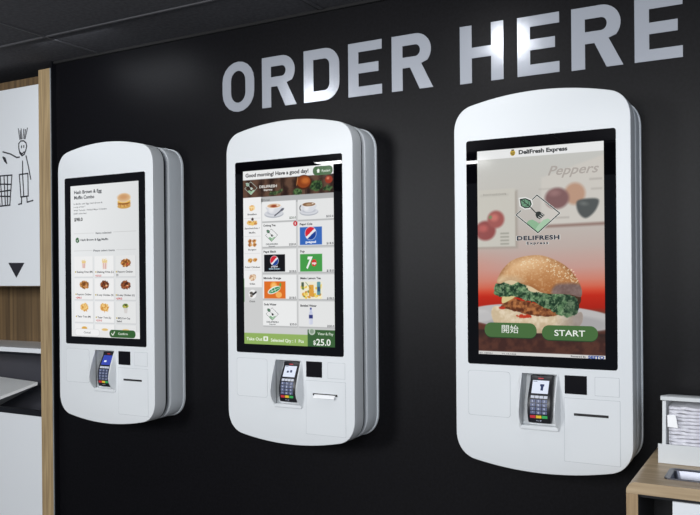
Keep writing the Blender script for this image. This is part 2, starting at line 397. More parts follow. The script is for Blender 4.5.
K = [(-1.0087, 'white order kiosk with a food combo page on its screen, nearest the wooden cabinet'),
     (0.0, 'white order kiosk with drinks menu on its screen, under the word ORDER'),
     (1.014, 'white order kiosk showing a burger and START button, beside the napkin counter')]
kiosks = [make_kiosk(x, l) for x, l in K]
F = -DF
YP = F - .0019; YT = F - .0023; YT2 = F - .0026
emc = {}
def ec(r, g, b):
    if (r, g, b) not in emc: emc[(r, g, b)] = emis('ink_%d_%d_%d' % (r, g, b), r, g, b, .97)
    return emc[(r, g, b)]
class TextSet:
    def __init__(s): s.mb = MB(); s.cols = []; s.lines = []
    def mi(s, c):
        if c not in s.cols: s.cols.append(c)
        return s.cols.index(c)
    def t(s, st, u0, u1, vb, cap, c=(50, 50, 50), bold=.012, y=YT, shear=0, space=1.0):
        bold = min(bold + .014, .045) if st.isascii() else 0
        m = MB(); put_text(m, st, bezel_x(u0), bezel_x(u1), bezel_z(vb), cap / 1000, y, 0, bold, shear, space); s.lines.append((m, c))
    def line(s, pts, w, c, y=YT, closed=False): s.mb.strip([(bezel_x(a), bezel_z(b)) for a, b in pts], w / 1000, y, s.mi(c), closed)
    def poly(s, pts, c, y=YT): s.mb.flat([[(bezel_x(a), bezel_z(b)) for a, b in pts]], y, s.mi(c))
    def build(s, name, par):
        o = s.mb.build(name, [ec(*c) for c in s.cols], par, offset=OFF) if s.mb.f else None
        for m, c in s.lines: m.build('button_text' if name == 'button_text' else 'logo_text' if name == 'screen_logo' else 'screen_text', ec(*c), par, offset=OFF)
        return o
def circle(cx, cy, r, n=24, ry=None): return [(cx + r * math.cos(2 * math.pi * k / n), cy + (ry or r) * math.sin(2 * math.pi * k / n)) for k in range(n)]
def pill(u0, u1, v0, v1, r): return [((p[0]), -p[1]) for p in rrect(u0, u1, -v1, -v0, r, 8)]

def green_logo(ts, cx, cy, k, dark=(45, 50, 48), y=YT):
    q = lambda pts: [(cx + a * k, cy + b * k) for a, b in pts]
    ts.poly(q([(-41, 30), (-30, 20), (-18, 18), (-5, 25), (4, 32), (2, 36), (-8, 56), (0, 62)][:5] + [(6, 32), (0, 62)]), (140, 180, 145), y)
    ts.poly(q([(0, 62), (-8, 50), (6, 32), (20, 20), (34, 16), (44, 22)]), (165, 198, 168), y - .00004)
    ts.line(q([(-18, -50), (-2, -64), (74, 0), (0, 63), (-75, 0), (-58, -14)]), 3.4 * k, dark, y - .0001)
    ts.poly(q([(-62, -54), (-42, -56), (-24, -48), (-20, -34), (-28, -22), (-44, -21), (-58, -30)]), dark, y - .00008)
    ts.poly(q([(-58, -50), (-42, -52), (-28, -45), (-24, -34), (-30, -26), (-43, -25), (-54, -32)]), (110, 155, 125), y - .00012)
    ts.line(q([(-58, -52), (-26, -26), (-4, -2)]), 3.2 * k, dark, y - .00016)
    ts.line(q([(-46, -50), (-42, -38), (-52, -36)]), 1.8 * k, dark, y - .00018)
    ts.line(q([(-33, -48), (-31, -32), (-44, -28)]), 1.8 * k, dark, y - .0002)
    ts.poly(q([(-8, 2), (-4, -8), (6, -9), (24, 4), (8, 18), (-4, 12)]), dark, y - .00012)
    for a in range(3): ts.line(q([(2 + a * 5, 9 - a * 5), (10 + a * 5, 15 - a * 5)]), 1.6 * k, (225, 225, 220), y - .0002)

# ---------------- kiosk at the right: burger welcome page
def screen_burger(ts):
    c = Canvas(431, 708, 1.6, (200, 198, 192)); v = c.Vv; u = c.U
    stops = [(0, (196, 197, 193)), (120, (196, 194, 188)), (260, (190, 184, 178)), (340, (188, 172, 165)), (410, (196, 154, 144)), (450, (204, 130, 112)), (472, (208, 106, 84)), (488, (206, 74, 52)), (505, (190, 44, 28)), (545, (168, 36, 24)), (560, (120, 60, 46)), (640, (74, 50, 44)), (700, (104, 60, 46))]
    for i in range(3): c.img[..., i] = np.interp(v + (u - 215) * .02, [s[0] for s in stops], [s[1][i] for s in stops])
    left = np.clip((120 - u) / 120, 0, 1) * np.clip((500 - v) / 100, 0, 1) * np.clip((v - 330) / 90, 0, 1); c.blend(left * .35, (215, 130, 110))
    # left poster with tomatoes
    c.rect(-10, 142, 145, 340, (158, 150, 140), 0, 12, .8); c.rect(-10, 135, 136, 335, (200, 197, 188), 0, 6)
    c.rect(10, 112, 153, 160, (178, 176, 168), 2, 8, .5)
    c.ell(28, 278, 37, 34, (146, 80, 78), 10); c.ell(66, 240, 30, 30, (160, 92, 88), 10); c.ell(60, 234, 14, 12, (214, 130, 120), 12, 0, .7); c.ell(20, 270, 16, 12, (206, 110, 104), 12, 0, .6); c.ell(46, 232, 6, 6, (120, 140, 100), 6)
    for k in range(4): c.rect(82, 112, 287 + k * 12, 292 + k * 12, (140, 140, 130), 1, 5, .7)
    # right poster with peppers
    pl = [(226, 106), (445, 40), (445, 262), (222, 266)]
    c.blend(c.cov(c.sd_poly([(218, 258), (448, 254), (448, 272), (216, 275)], smooth=False), 9), (146, 122, 114)); c.blend(c.cov(c.sd_poly(pl, smooth=False), 9), (204, 200, 193))
    c.ell(337, 166, 34, 36, (186, 150, 128), 12); c.ell(278, 178, 40, 35, (128, 96, 96), 11); c.ell(270, 160, 18, 10, (165, 128, 126), 12, 0, .6)
    c.blend(c.cov(c.sd_poly([(344, 192), (380, 184), (414, 190), (402, 226), (372, 248), (348, 228)]), 8), (84, 88, 88)); c.ell(366, 200, 12, 6, (120, 124, 122), 10, .2, .7)
    c.rect(272, 318, 240, 246, (165, 160, 154), 1, 6, .6); c.rect(385, 425, 118, 124, (165, 160, 154), 1, 6, .6); c.rect(390, 425, 150, 156, (165, 160, 154), 1, 6, .5); c.rect(218, 262, 143, 147, (170, 165, 158), 1, 6, .5)
    # plate and table
    pn = c.noise(40, 3)
    c.ell(215, 578, 262, 46, (186, 184, 184), 3, .04); c.ell(215, 590, 238, 33, (160, 158, 160), 8, .04, .7); c.ell(0, 575, 60, 22, (205, 204, 204), 8, 0, .6)
    c.blend(c.cov(628 + (u - 215) * .03 + 0 * v - v, 3) * .0, (0, 0, 0))
    tb = np.clip((v - (622 + (u - 215) * .01)) / 6, 0, 1); c.blend(tb, c.mixcol(c.noise(22, 5), (66, 42, 38), (86, 54, 45))); c.blend(tb * np.clip((660 - v) / 30, 0, 1) * .6, (45, 38, 36))
    # lower bun
    lb = [(49, 551), (66, 540), (120, 552), (180, 568), (260, 560), (324, 566), (354, 556), (360, 580), (345, 606), (300, 622), (202, 630), (100, 622), (62, 604), (48, 575)]
    sd = c.sd_poly(lb); c.blend(c.cov(sd), c.mixcol(c.noise(14, 11), (204, 184, 152), (226, 210, 184), .3, .7)); c.blend(c.cov(sd) * np.clip((v - 590) / 40, 0, 1) * .5, (150, 120, 92)); c.blend(c.cov(sd) * np.clip((u - 265) / 70, 0, 1) * .65, (126, 118, 122))
    c.blend(c.cov(c.sd_poly([(96, 446), (150, 450), (230, 480), (340, 490), (350, 530), (300, 545), (220, 530), (110, 500), (84, 470)])), (66, 46, 34)); c.blend(c.cov(c.sd_poly([(78, 440), (130, 440), (190, 466), (232, 486), (225, 500), (150, 480), (100, 474), (76, 464)])), (216, 196, 160))
    # patty
    pt = [(88, 532), (118, 512), (160, 520), (219, 535), (262, 545), (300, 556), (262, 572), (200, 572), (150, 562), (110, 552), (80, 545)]
    sd = c.sd_poly(pt, 4, 10, 21); c.blend(c.cov(sd), c.mixcol(c.noise(11, 22, 4), (88, 46, 28), (178, 116, 70), .32, .68))
    c.blend(c.cov(c.sd_ell(165, 574, 28, 6) + (c.noise(6, 33) - .5) * 6), (186, 60, 38)); c.blend(c.cov(c.sd_ell(86, 546, 12, 5)), (180, 52, 34))
    c.blend(c.cov(c.sd_poly([(92, 500), (132, 505), (112, 520), (86, 530)])), (212, 196, 140))
    # lettuce
    lt = [(63, 467), (80, 456), (102, 460), (122, 466), (149, 456), (170, 470), (182, 488), (210, 492), (240, 496), (277, 494), (310, 497), (335, 508), (345, 528), (346, 552), (322, 572), (296, 572), (260, 556), (235, 545), (205, 530), (170, 520), (140, 508), (104, 508), (67, 505), (56, 488)]
    n1 = c.noise(15, 41, 4); n2 = c.noise(7, 44, 3)
    sd = c.sd_poly(lt, 6, 9, 42); c.blend(c.cov(sd), c.mixcol(n1, (34, 60, 42), (104, 138, 98), .34, .66)); c.blend(c.cov(sd) * (n2 > .6) * .5, (165, 188, 148)); c.blend(c.cov(sd) * np.clip((.36 - n2) * 6, 0, 1) * .7, (24, 42, 30))
    c.blend(c.cov(sd) * np.clip((u - 285) / 60, 0, 1) * .35, (40, 46, 46))
    # crown of the bun
    bn = [(68, 456), (74, 438), (90, 412), (118, 386), (150, 373), (190, 367), (225, 368), (262, 380), (300, 400), (330, 430), (350, 462), (358, 490), (352, 507), (325, 500), (290, 497), (250, 497), (218, 490), (190, 474), (160, 464), (128, 452), (104, 452), (80, 462)]
    sd = c.sd_poly(bn); t = (v - 368) / 130; sh = c.cov(sd)
    base = c.mixcol(t + (c.noise(20, 51) - .5) * .25 + (u - 200) / 900, (220, 176, 128), (170, 112, 66), .0, .9)
    c.blend(sh, base); c.blend(sh * np.clip(1 + sd / 22, 0, 1) * .45 * (v < 450), (128, 80, 46)); c.blend(sh * c.cov(c.sd_ell(165, 398, 62, 20, -.3), 36) * .6, (234, 200, 158))
    c.blend(sh * np.clip((c.noise(5, 77) - .55) * 3, 0, .3), (238, 208, 168))
    c.blend(sh * np.clip((175 - u) / 40, 0, 1) * np.clip((v - 425 - (u - 70) * .05) / 22, 0, 1) * .85, (228, 208, 172))
    c.blend(sh * np.clip(1 + sd / 14, 0, 1) * .35 * (v > 400), (140, 90, 55))
    c.blend(sh * c.cov(c.sd_poly([(268, 470), (300, 462), (352, 466), (362, 500), (340, 512), (262, 500)]), 12) * .85, c.mixcol(c.noise(14, 61), (104, 88, 90), (128, 112, 114), .3, .7))
    rs = random.Random(4); k = 0
    while k < 95:
        x = rs.uniform(150, 345); y = rs.uniform(374, 462); e = ((x - 215) / 140) ** 2 + ((y - 472) / 100) ** 2
        if e < .93 and (y < 400 + (x - 150) * .32):
            c.ell(x, y, rs.uniform(1.6, 2.6), 1.5, (240, 224, 190), 1.4, rs.uniform(-.8, .8), .9); k += 1
    c.rect(-5, 436, 697, 715, (214, 212, 210)); c.rect(-5, 436, -5, 31, (232, 233, 233))
    c.build('screen_picture', ts, bezel_x(0), bezel_z(0) + ZO, YP, M['screen'])
    t = TextSet()
    t.t('DeliFresh Express', 149, 314, 21, 13, (48, 50, 54), .03)
    t2 = TextSet(); t2.poly(circle(128, 15, 9, 16, 10), (196, 164, 60)); t2.poly([(121, 14), (135, 14), (135, 17), (121, 17)], (90, 80, 50), YT - .0001); t2.poly([(122, 3), (134, 3), (131, 9), (125, 9)], (110, 100, 60), YT - .0001); t2.poly([(123, 20), (133, 20), (131, 23), (125, 23)], (90, 80, 50), YT - .0001); t2.build('header_icon', ts)
    t.t('Peppers', 248, 416, 100, 30, (172, 165, 159), .0, YT, .35)
    t.t('tomatoes', 20, 104, 157, 9, (160, 156, 148), .0)
    t.t('Powered By', 320, 369, 706, 5.6, (80, 80, 90)); t.t('SEITO', 376, 428, 707.5, 8.5, (28, 70, 150), .04)
    t.t('ID: 100001', 3, 50, 706, 4, (90, 90, 95)); t.t('V1.10.1028', 83, 134, 706, 3.8, (90, 90, 95))
    t.build('screen_text', ts)
    t = TextSet()
    # white halo behind the logo lines
    h = (226, 228, 224); q = lambda p: [(213 + a, 228 + b) for a, b in p]
    t.line(q([(-18, -50), (-2, -64), (74, 0), (0, 63), (-75, 0), (-58, -14)]), 6, h, YT + .0001)
    t.poly(q([(-66, -58), (-42, -60), (-20, -50), (-16, -34), (-26, -18), (-44, -17), (-62, -28)]), h, YT + .00012)
    green_logo(t, 213, 228, 1.0)
    t.t('DELIFRESH', 138, 288, 315, 14.5, (226, 228, 224), .055, YT + .0001, 0, 1.12); t.t('DELIFRESH', 140, 286, 314.5, 13.5, (46, 52, 66), .03, YT - .0002, 0, 1.12)
    t.t('Express', 172, 250, 330, 9.5, (226, 228, 224), .06, YT + .0001, 0, 1.35); t.t('Express', 174, 248, 329.5, 8.5, (46, 52, 66), .02, YT - .0002, 0, 1.35)
    t.build('screen_logo', ts)
    for nm, u0, u1, v0, v1, s, a, b, cap in (('start_button', 22, 206, 597, 647, '開始', 84, 143, 21), ('start_button', 224, 408, 602, 651, 'START', 266, 367, 19)):
        t = TextSet(); t.poly(pill(u0, u1, v0 + 2, v1 + 3, 24), (44, 66, 42), YT + .0001); t.poly(pill(u0, u1, v0, v1, 24), (72, 108, 62)); t.build(nm, ts)
        t = TextSet(); t.t(s, a, b, (v0 + v1) / 2 + cap / 2 - (3 if cap > 20 else 0) + .5, cap, (238, 242, 236), -.004, YT - .0003)
        t.build('button_text', ts)

# ---------------- kiosk in the middle: drinks page
def screen_drinks(ts):
    c = Canvas(431, 708, 1.75, (206, 207, 207)); u, v = c.U, c.Vv
    c.rect(-5, 436, -5, 37, (236, 237, 237))
    w = c.sd_rr(-5, 436, 37, 110); wood = c.mixcol(vnoise(c.W, c.H, 12, 5, 4) * .6 + .4 * np.sin(u / 9 + 2 * c.noise(60, 8)) * .5 + .2, (44, 30, 26), (98, 72, 58), .2, .7); c.blend(c.cov(w), wood)
    for x in (92, 188, 300): c.line(x, 37, x + 3, 110, 1.5, (24, 18, 18))
    inb = c.cov(w)
    for x, y, rx, ry, a, b, s in ((266, 98, 20, 14, (40, 62, 36), (96, 128, 78), 1), (150, 98, 22, 8, (50, 66, 42), (100, 122, 80), 2), (352, 78, 30, 22, (26, 46, 28), (80, 110, 64), 3), (404, 92, 20, 10, (34, 58, 34), (82, 108, 66), 8), (178, 90, 16, 7, (46, 60, 40), (96, 118, 76), 4)): c.blob(x, y, rx, ry, a, b, s, 7, 8)
    c.ell(295, 62, 37, 29, (74, 38, 24)); c.ell(295, 60, 31, 24, (140, 66, 30)); c.ell(303, 56, 18, 12, (190, 104, 48), 10); c.line(268, 40, 262, 72, 2.5, (226, 160, 96), .8)
    c.ell(410, 58, 17, 15, (150, 56, 36)); c.ell(406, 53, 6, 5, (214, 130, 100), 6)
    c.rect(-5, 436, 110, 138, (178, 179, 180)); c.rect(-5, 90, 109, 476, (240, 240, 240)); c.rect(90, 97, 116, 130, (90, 92, 92)); c.rect(-1, 2, 440, 536, (70, 130, 60), 0, None, .9)
    for y in (194, 268, 338, 406): c.line(4, y, 84, y, 1.3, (205, 205, 205))
    # sidebar icons
    c.blob(44, 152, 15, 12, (226, 170, 96), (248, 222, 170), 12, 3); c.blob(32, 212, 13, 10, (200, 140, 60), (240, 205, 130), 13, 3); c.blob(58, 212, 12, 9, (190, 120, 60), (240, 205, 130), 14, 3); c.ell(46, 198, 6, 6, (60, 44, 40)); c.ell(46, 216, 9, 8, (236, 196, 110))
    for dx in (-12, 10):
        for dy in (-7, 8): c.blob(44 + dx, 294 + dy, 10, 8, (150, 90, 50), (226, 170, 100), 15 + dx + dy + 30, 3)
    c.blob(32, 366, 12, 9, (170, 110, 50), (240, 190, 110), 17, 3); c.blob(57, 364, 10, 8, (180, 110, 50), (240, 196, 120), 18, 3); c.blob(44, 436, 18, 14, (180, 130, 100), (240, 220, 190), 19, 4)
    c.ell(43, 504, 19, 18, (242, 242, 242)); c.ell(37, 500, 9, 6, (90, 86, 80)); c.line(45, 506, 60, 496, 8, (44, 44, 46)); c.ell(37, 512, 7, 5, (120, 110, 100))
    # cells
    R = [(129, 212), (215, 315), (321, 419), (425, 525), (530, 634)]
    for i, (a, b) in enumerate(R):
        for (x0, x1) in ((94, 258), (266, 431)):
            c.rect(x0 + 1, x1 + 2, a + 3, b + 2, (176, 177, 178), 4, 5, .8); c.rect(x0, x1, a + 1, b - 3, (236, 237, 237) if x0 < 200 else (229, 230, 230), 3)
    def cup(cx, cy, k, coffee, art=None, spoon=False, hl=1):
        c.ell(cx, cy + 18 * k, 46 * k, 15 * k, (168, 172, 182)); c.ell(cx, cy + 15 * k, 45 * k, 14 * k, (214, 216, 222)); c.ell(cx, cy + 12 * k, 30 * k, 8 * k, (176, 180, 190), 5)
        c.blend(c.cov(c.sd_poly([(cx - 36 * k, cy - 14 * k), (cx + 36 * k, cy - 14 * k), (cx + 30 * k, cy + 6 * k), (cx + 14 * k, cy + 17 * k), (cx - 14 * k, cy + 17 * k), (cx - 30 * k, cy + 6 * k)])), (216, 218, 224))
        c.ell(cx - 12 * k, cy, 12 * k, 12 * k, (240, 240, 242), 10, 0, .7)
        c.ell(cx, cy - 15 * k, 37 * k, 11 * k, (242, 240, 238)); c.ell(cx, cy - 15 * k, 32 * k, 8.5 * k, coffee)
        if art: c.ell(cx, cy - 14 * k, 15 * k, 5 * k, art, 4); c.ell(cx + 18, cy - 17 * k, 5, 2, (245, 235, 225))
    cup(152, 163, 1.0, (214, 176, 140), (150, 66, 40)); c.line(156, 188, 190, 166, 4.5, (70, 72, 84)); c.ell(192, 165, 10, 5, (96, 98, 110), None, -.5)
    c.blend(c.cov(np.abs(c.sd_ell(286, 163, 10, 11)) - 2), (60, 60, 66)); cup(318, 164, .92, (132, 96, 66), (180, 150, 120))
    def globe(cx, cy, r):
        c.ell(cx, cy, r + 1.5, r + 1.5, (235, 238, 245)); b = c.cov(c.sd_ell(cx, cy, r, r)); s = (v - cy) + .55 * (u - cx); wv = 4 * np.sin((u - cx) / r * 2)
        c.blend(b * (s + wv < -r * .12), (212, 40, 56)); c.blend(b * (s + wv > r * .34), (28, 66, 150))
    c.rect(275, 377, 239, 309, (56, 104, 186)); globe(325, 264, 25)
    c.rect(102, 204, 344, 413, (20, 20, 24)); globe(152, 369, 19); c.rect(124, 180, 400, 403, (90, 160, 190), 0, None, .8)
    c.rect(275, 377, 345, 414, (70, 156, 74))
    c.rect(101, 205, 452, 521, (222, 112, 40)); c.ell(148, 470, 17, 17, (242, 160, 70)); c.ell(172, 506, 15, 12, (246, 178, 96)); c.ell(148, 470, 11, 11, (250, 190, 110)); c.ell(150, 487, 33, 13, (240, 242, 236), None, -.35)
    c.blend(c.cov(c.sd_ell(152, 487, 29, 9, -.35) + 0 * u), (40, 140, 84)); c.line(130, 496, 176, 478, 2, (240, 240, 236)); c.line(136, 482, 142, 494, 2.5, (240, 240, 236)); c.line(152, 480, 156, 492, 2.5, (240, 240, 236)); c.ell(180, 466, 5, 8, (110, 160, 70))
    c.rect(276, 377, 453, 522, (238, 234, 214))
    for i in range(34):
        rs = random.Random(i); c.ell(rs.uniform(280, 372), rs.uniform(470, 518), rs.uniform(4, 9), rs.uniform(3, 7), rs.choice([(236, 196, 60), (244, 214, 110), (214, 150, 50), (120, 140, 70), (250, 240, 190), (196, 120, 44)]), None, rs.uniform(-1, 1))
    c.rect(315, 337, 466, 512, (222, 160, 66), 4); c.line(300, 456, 322, 480, 2, (90, 120, 70)); c.rect(352, 368, 454, 506, (96, 150, 160), 4); c.rect(354, 366, 474, 492, (60, 90, 130)); c.rect(280, 292, 456, 474, (80, 96, 76), 2)
    c.rect(314, 332, 572, 622, (206, 210, 228), 6); c.rect(318, 328, 562, 580, (196, 202, 226), 4); c.rect(319, 327, 556, 563, (60, 70, 150), 1); c.rect(314, 332, 584, 598, (50, 58, 120)); c.line(318, 602, 318, 618, 2, (240, 240, 250))
    c.rect(-5, 308, 663, 712, (146, 178, 98)); c.rect(307, 436, 642, 712, (60, 98, 58)); c.ell(327, 649, 15, 14, (196, 206, 196)); c.ell(327, 649, 10, 9, (140, 160, 140)); c.rect(95, 118, 675, 694, (240, 244, 236), 3); c.rect(102, 111, 680, 689, (146, 178, 98))
    c.ell(254, 223, 10, 10, (200, 44, 54))
    c.build('screen_picture', ts, bezel_x(0), bezel_z(0) + ZO, YP, M['screen'])
    t = TextSet(); D = (50, 50, 52)
    t.t('Good morning! Have a good day!', 13, 318, 25, 14, D, .02)
    t.t('DELIFRESH', 82, 168, 73, 10, (226, 222, 216), .012); t.t('Express', 104, 146, 85, 7, (226, 222, 216))
    t.t('Drink', 101, 134, 127, 8, (110, 110, 110), 0)
    for s, a, b, vb in (('Breakfast', 22, 68, 181), ('Sandwiches /', 6, 82, 238), ('Muffin', 28, 60, 256), ('Burgers', 24, 64, 325), ('Fried Chicken', 6, 82, 397), ('Sides', 29, 57, 465), ('Drink', 28, 56, 537)): t.t(s, a, b, vb, 6.5, (80, 80, 80), .01)
    for s, a, b, vb in (('Oolong Tea', 100, 160, 230), ('Pepsi Cola', 275, 334, 231), ('Pepsi Black', 100, 162, 336), ('7up', 275, 297, 338), ('Mirinda Orange', 99, 184, 443), ('Meko Lemon Tea', 276, 370, 444), ('Soda Water', 100, 161, 549), ('Bottled Water', 275, 350, 552)): t.t(s, a, b, vb, 8, (40, 40, 44), .02)
    for s, a, vb in (('$20.0', 226, 203), ('$25.0', 397, 204), ('$20.0', 224, 309), ('$18.0', 397, 309), ('$18.0', 224, 416), ('$18.0', 397, 415), ('$18.0', 223, 521), ('$18.0', 397, 522), ('$20.0', 224, 627), ('$20.0', 397, 630)): t.t(s, a, a + 32, vb, 8, (96, 110, 96) if vb == 203 else (80, 80, 84), .008)
    t.t('pepsi', 302, 350, 302, 9, (236, 240, 250), .02); t.t('pepsi', 137, 168, 395, 6, (230, 230, 240)); t.t('ZERO SUGAR', 126, 178, 404, 4, (200, 220, 230))
    t.t('7', 304, 334, 400, 42, (240, 244, 240), .03, YT, .3); c7 = TextSet(); c7.poly(circle(340, 380, 12, 20, 14), (206, 48, 44), YT - .0001); c7.build('red_dot', ts); t.t('up', 331, 350, 385, 9, (245, 245, 240), .02, YT - .0002)
    t.t('1', 252, 256, 227, 8, (245, 235, 235))
    t.t('Take Out', 11, 90, 693, 12, (232, 240, 220), .01); t.t('Selected Qty : 1  Pcs', 132, 289, 695, 12, (232, 240, 220), .01)
    t.t('View & Pay', 353, 425, 662, 10, (206, 222, 204), .005); t.t('$', 333, 345, 700, 16, (236, 242, 234)); t.t('25.0', 347, 412, 702, 24, (238, 244, 236), .004)
    t.build('screen_text', ts)
    t = TextSet(); green_logo(t, 40, 71, .42, (196, 206, 196)); t.build('screen_logo', ts); t = TextSet(); green_logo(t, 140, 266, .40); t.t('DELIFRESH', 112, 170, 305, 6, (60, 64, 70)); t.t('Express', 126, 156, 313, 4.5, (60, 64, 70))
    t.build('screen_logo', ts); t = TextSet(); green_logo(t, 140, 584, .40); t.t('DELIFRESH', 112, 170, 619, 6, (60, 64, 70)); t.t('Express', 126, 156, 627, 4.5, (60, 64, 70)); t.build('screen_logo', ts)
    t = TextSet(); t.poly(pill(338, 428, 4, 39, 16), (60, 98, 56)); t.build('restart_button', ts)
    t = TextSet(); t.t('Restart', 379, 418, 27, 9, (220, 232, 216), -.004, YT - .0002); t.poly([(355, 21), (363, 13), (371, 21), (368, 21), (368, 29), (358, 29), (358, 21)], (236, 242, 232), YT - .0002); t.build('button_text', ts)

# ---------------- kiosk at the left: combo page
def screen_combo(ts):
    c = Canvas(431, 708, 2.0, (236, 238, 239)); u, v = c.U, c.Vv
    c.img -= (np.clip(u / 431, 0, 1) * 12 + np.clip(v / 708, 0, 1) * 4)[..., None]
    c.line(20, 225, 150, 225, 1.2, (190, 190, 190)); c.line(275, 224, 415, 224, 1.2, (190, 190, 190)); c.line(20, 306, 140, 306, 1.2, (190, 190, 190)); c.line(292, 306, 415, 306, 1.2, (190, 190, 190))
    c.ell(342, 110, 40, 11, (206, 160, 88)); c.blob(342, 100, 40, 12, (190, 130, 70), (240, 205, 120), 4, 4); c.ell(342, 94, 38, 9, (150, 96, 50)); c.ell(342, 88, 40, 8, (236, 190, 90))
    c.ell(342, 72, 41, 21, (222, 190, 150)); c.ell(340, 68, 30, 13, (206, 156, 110), 14); c.blend(c.cov(np.abs(c.sd_ell(342, 72, 39, 19)) - 1) * .6, (240, 220, 190))
    c.ell(43, 256, 12, 12, (50, 96, 56)); c.line(37, 256, 42, 261, 2.5, (240, 244, 240)); c.line(42, 261, 50, 250, 2.5, (240, 244, 240))
    rows = [(332, 428), (436, 534), (542, 640), (648, 700)]
    for i, (a, b) in enumerate(rows):
        for j, x in enumerate((20, 153, 287)):
            c.rect(x + 1, x + 124, a + 2, b + 3, (190, 191, 194), 3, 6, .7); c.rect(x, x + 122, a, b, (240, 240, 240) if j < 2 else (230, 231, 231), 2)
    def fries(x, y, k):
        for q in range(9): c.line(x - 11 * k + q * 2.8 * k, y + 2, x - 13 * k + q * 3.3 * k, y - (14 + 5 * math.sin(q * 2.3)) * k, 2.6, (232, 196, 110))
        c.blend(c.cov(c.sd_poly([(x - 15 * k, y - 2), (x + 15 * k, y - 2), (x + 12 * k, y + 24 * k), (x - 12 * k, y + 24 * k)], smooth=False)), (236, 222, 214)); c.line(x - 5 * k, y + 1, x - 4 * k, y + 22 * k, 2.5, (196, 80, 80)); c.line(x + 6 * k, y + 1, x + 5 * k, y + 22 * k, 2.5, (196, 80, 80))
    fries(83, 366, .9); fries(218, 366, 1.15)
    c.blob(348, 366, 32, 18, (120, 66, 30), (214, 150, 80), 31, 6)
    c.blob(86, 466, 31, 19, (120, 70, 34), (206, 146, 78), 32, 6); c.blob(216, 466, 28, 20, (70, 34, 24), (156, 88, 50), 33, 6); c.blob(347, 466, 30, 20, (70, 34, 24), (156, 88, 50), 34, 6)
    for x, y, s in ((86, 466, 5), (216, 466, 6), (347, 466, 7), (348, 366, 8)): c.blob(x + 12, y + 5, 7, 5, (190, 60, 40), (240, 220, 170), s + 40, 3)
    c.blob(85, 570, 26, 20, (206, 140, 60), (246, 212, 140), 35, 6); c.blob(215, 570, 28, 20, (206, 140, 60), (246, 212, 140), 36, 6)
    c.blob(346, 562, 18, 11, (60, 110, 50), (220, 200, 90), 37, 4); c.blend(c.cov(c.sd_poly([(334, 570), (360, 570), (355, 594), (339, 594)], smooth=False)), (214, 210, 208)); c.ell(346, 558, 6, 4, (70, 50, 50))
    c.ell(84, 668, 18, 8, (220, 170, 80)); c.ell(216, 672, 20, 6, (226, 190, 120)); c.ell(346, 672, 22, 6, (232, 200, 130))
    c.rect(-5, 436, 678, 712, (232, 232, 232), 0, 6)
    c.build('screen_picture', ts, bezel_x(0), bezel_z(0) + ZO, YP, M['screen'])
    t = TextSet(); D = (58, 62, 68)
    t.t('Hash Brown & Egg', 24, 204, 38, 15, D, .014); t.t('Muffin Combo', 24, 156, 63, 15, D, .014)
    for s, a, b, vb in (('1x Muffin with Egg, Hash Brown &', 20, 208, 89), ('a cup of tea *', 20, 98, 103), ('With Tomato / Pickled Mayo Coleslaw', 20, 236, 119), ('(200 calories)', 20, 104, 134)): t.t(s, a, b, vb, 7, (110, 112, 116), 0)
    t.t('$98.0', 23, 79, 166, 15, (34, 34, 36), .012); t.t('Items selected', 163, 262, 230, 8.5, (110, 112, 116)); t.t('Please select Items', 147, 283, 311, 8.5, (110, 112, 116)); t.t('Hash Brown & Egg Muffin', 64, 242, 260, 9.5, D, .014)
    G = [('Shaking Fries (M)', 27, 409), ('Shaking Fries (L)', 160, 410), ('Popcorn Chicken', 290, 410), ('Popcorn Chicken', 29, 514), ('K-way Chicken (S)', 158, 516), ('K-way Chicken (L)', 288, 516), ('Tater Tots (M)', 30, 618), ('Tater Tots (L)', 160, 620), ('BBQ Corn Cup', 290, 621)]
    for s, a, vb in G: t.t(s, a + 9, a + 9 + len(s) * 6.2, vb, 8, (70, 70, 74), .012); b_ = TextSet(); b_.poly(circle(a + 2, vb - 4, 4, 12), (190, 170, 80)); b_.build('list_dot', ts)
    t.t('(S)', 291, 304, 424, 8, (70, 70, 74)); t.t('Salad', 291, 322, 635, 8, (70, 70, 74))
    for s, a, vb in (('+$10.0', 158, 427), ('+$98.0', 29, 530), ('+$98.0', 288, 532), ('+$10.0', 160, 634)): t.t(s, a, a + 38, vb, 8, (200, 50, 60), .012)
    t.build('screen_text', ts)
    t = TextSet(); t.poly(pill(22, 182, 671, 704, 15), (206, 206, 208), YT); t.poly(pill(23.5, 180.5, 672.5, 702.5, 14), (242, 242, 242), YT - .0001); t.build('cancel_button', ts)
    t = TextSet(); t.t('Cancel', 80, 124, 692, 9, (110, 112, 116), 0, YT - .0003); t.build('button_text', ts)
    t = TextSet(); t.poly(pill(245, 406, 671, 706, 16), (54, 96, 52), YT - .0001); t.build('confirm_button', ts)
    t = TextSet(); t.t('Confirm', 300, 358, 693, 10, (220, 232, 216), 0, YT - .0003); t.line([(258, 688), (266, 696), (278, 680)], 4, (236, 242, 232), YT - .0003); t.build('button_text', ts)

screen_combo(kiosks[0][1]); screen_drinks(kiosks[1][1]); screen_burger(kiosks[2][1])
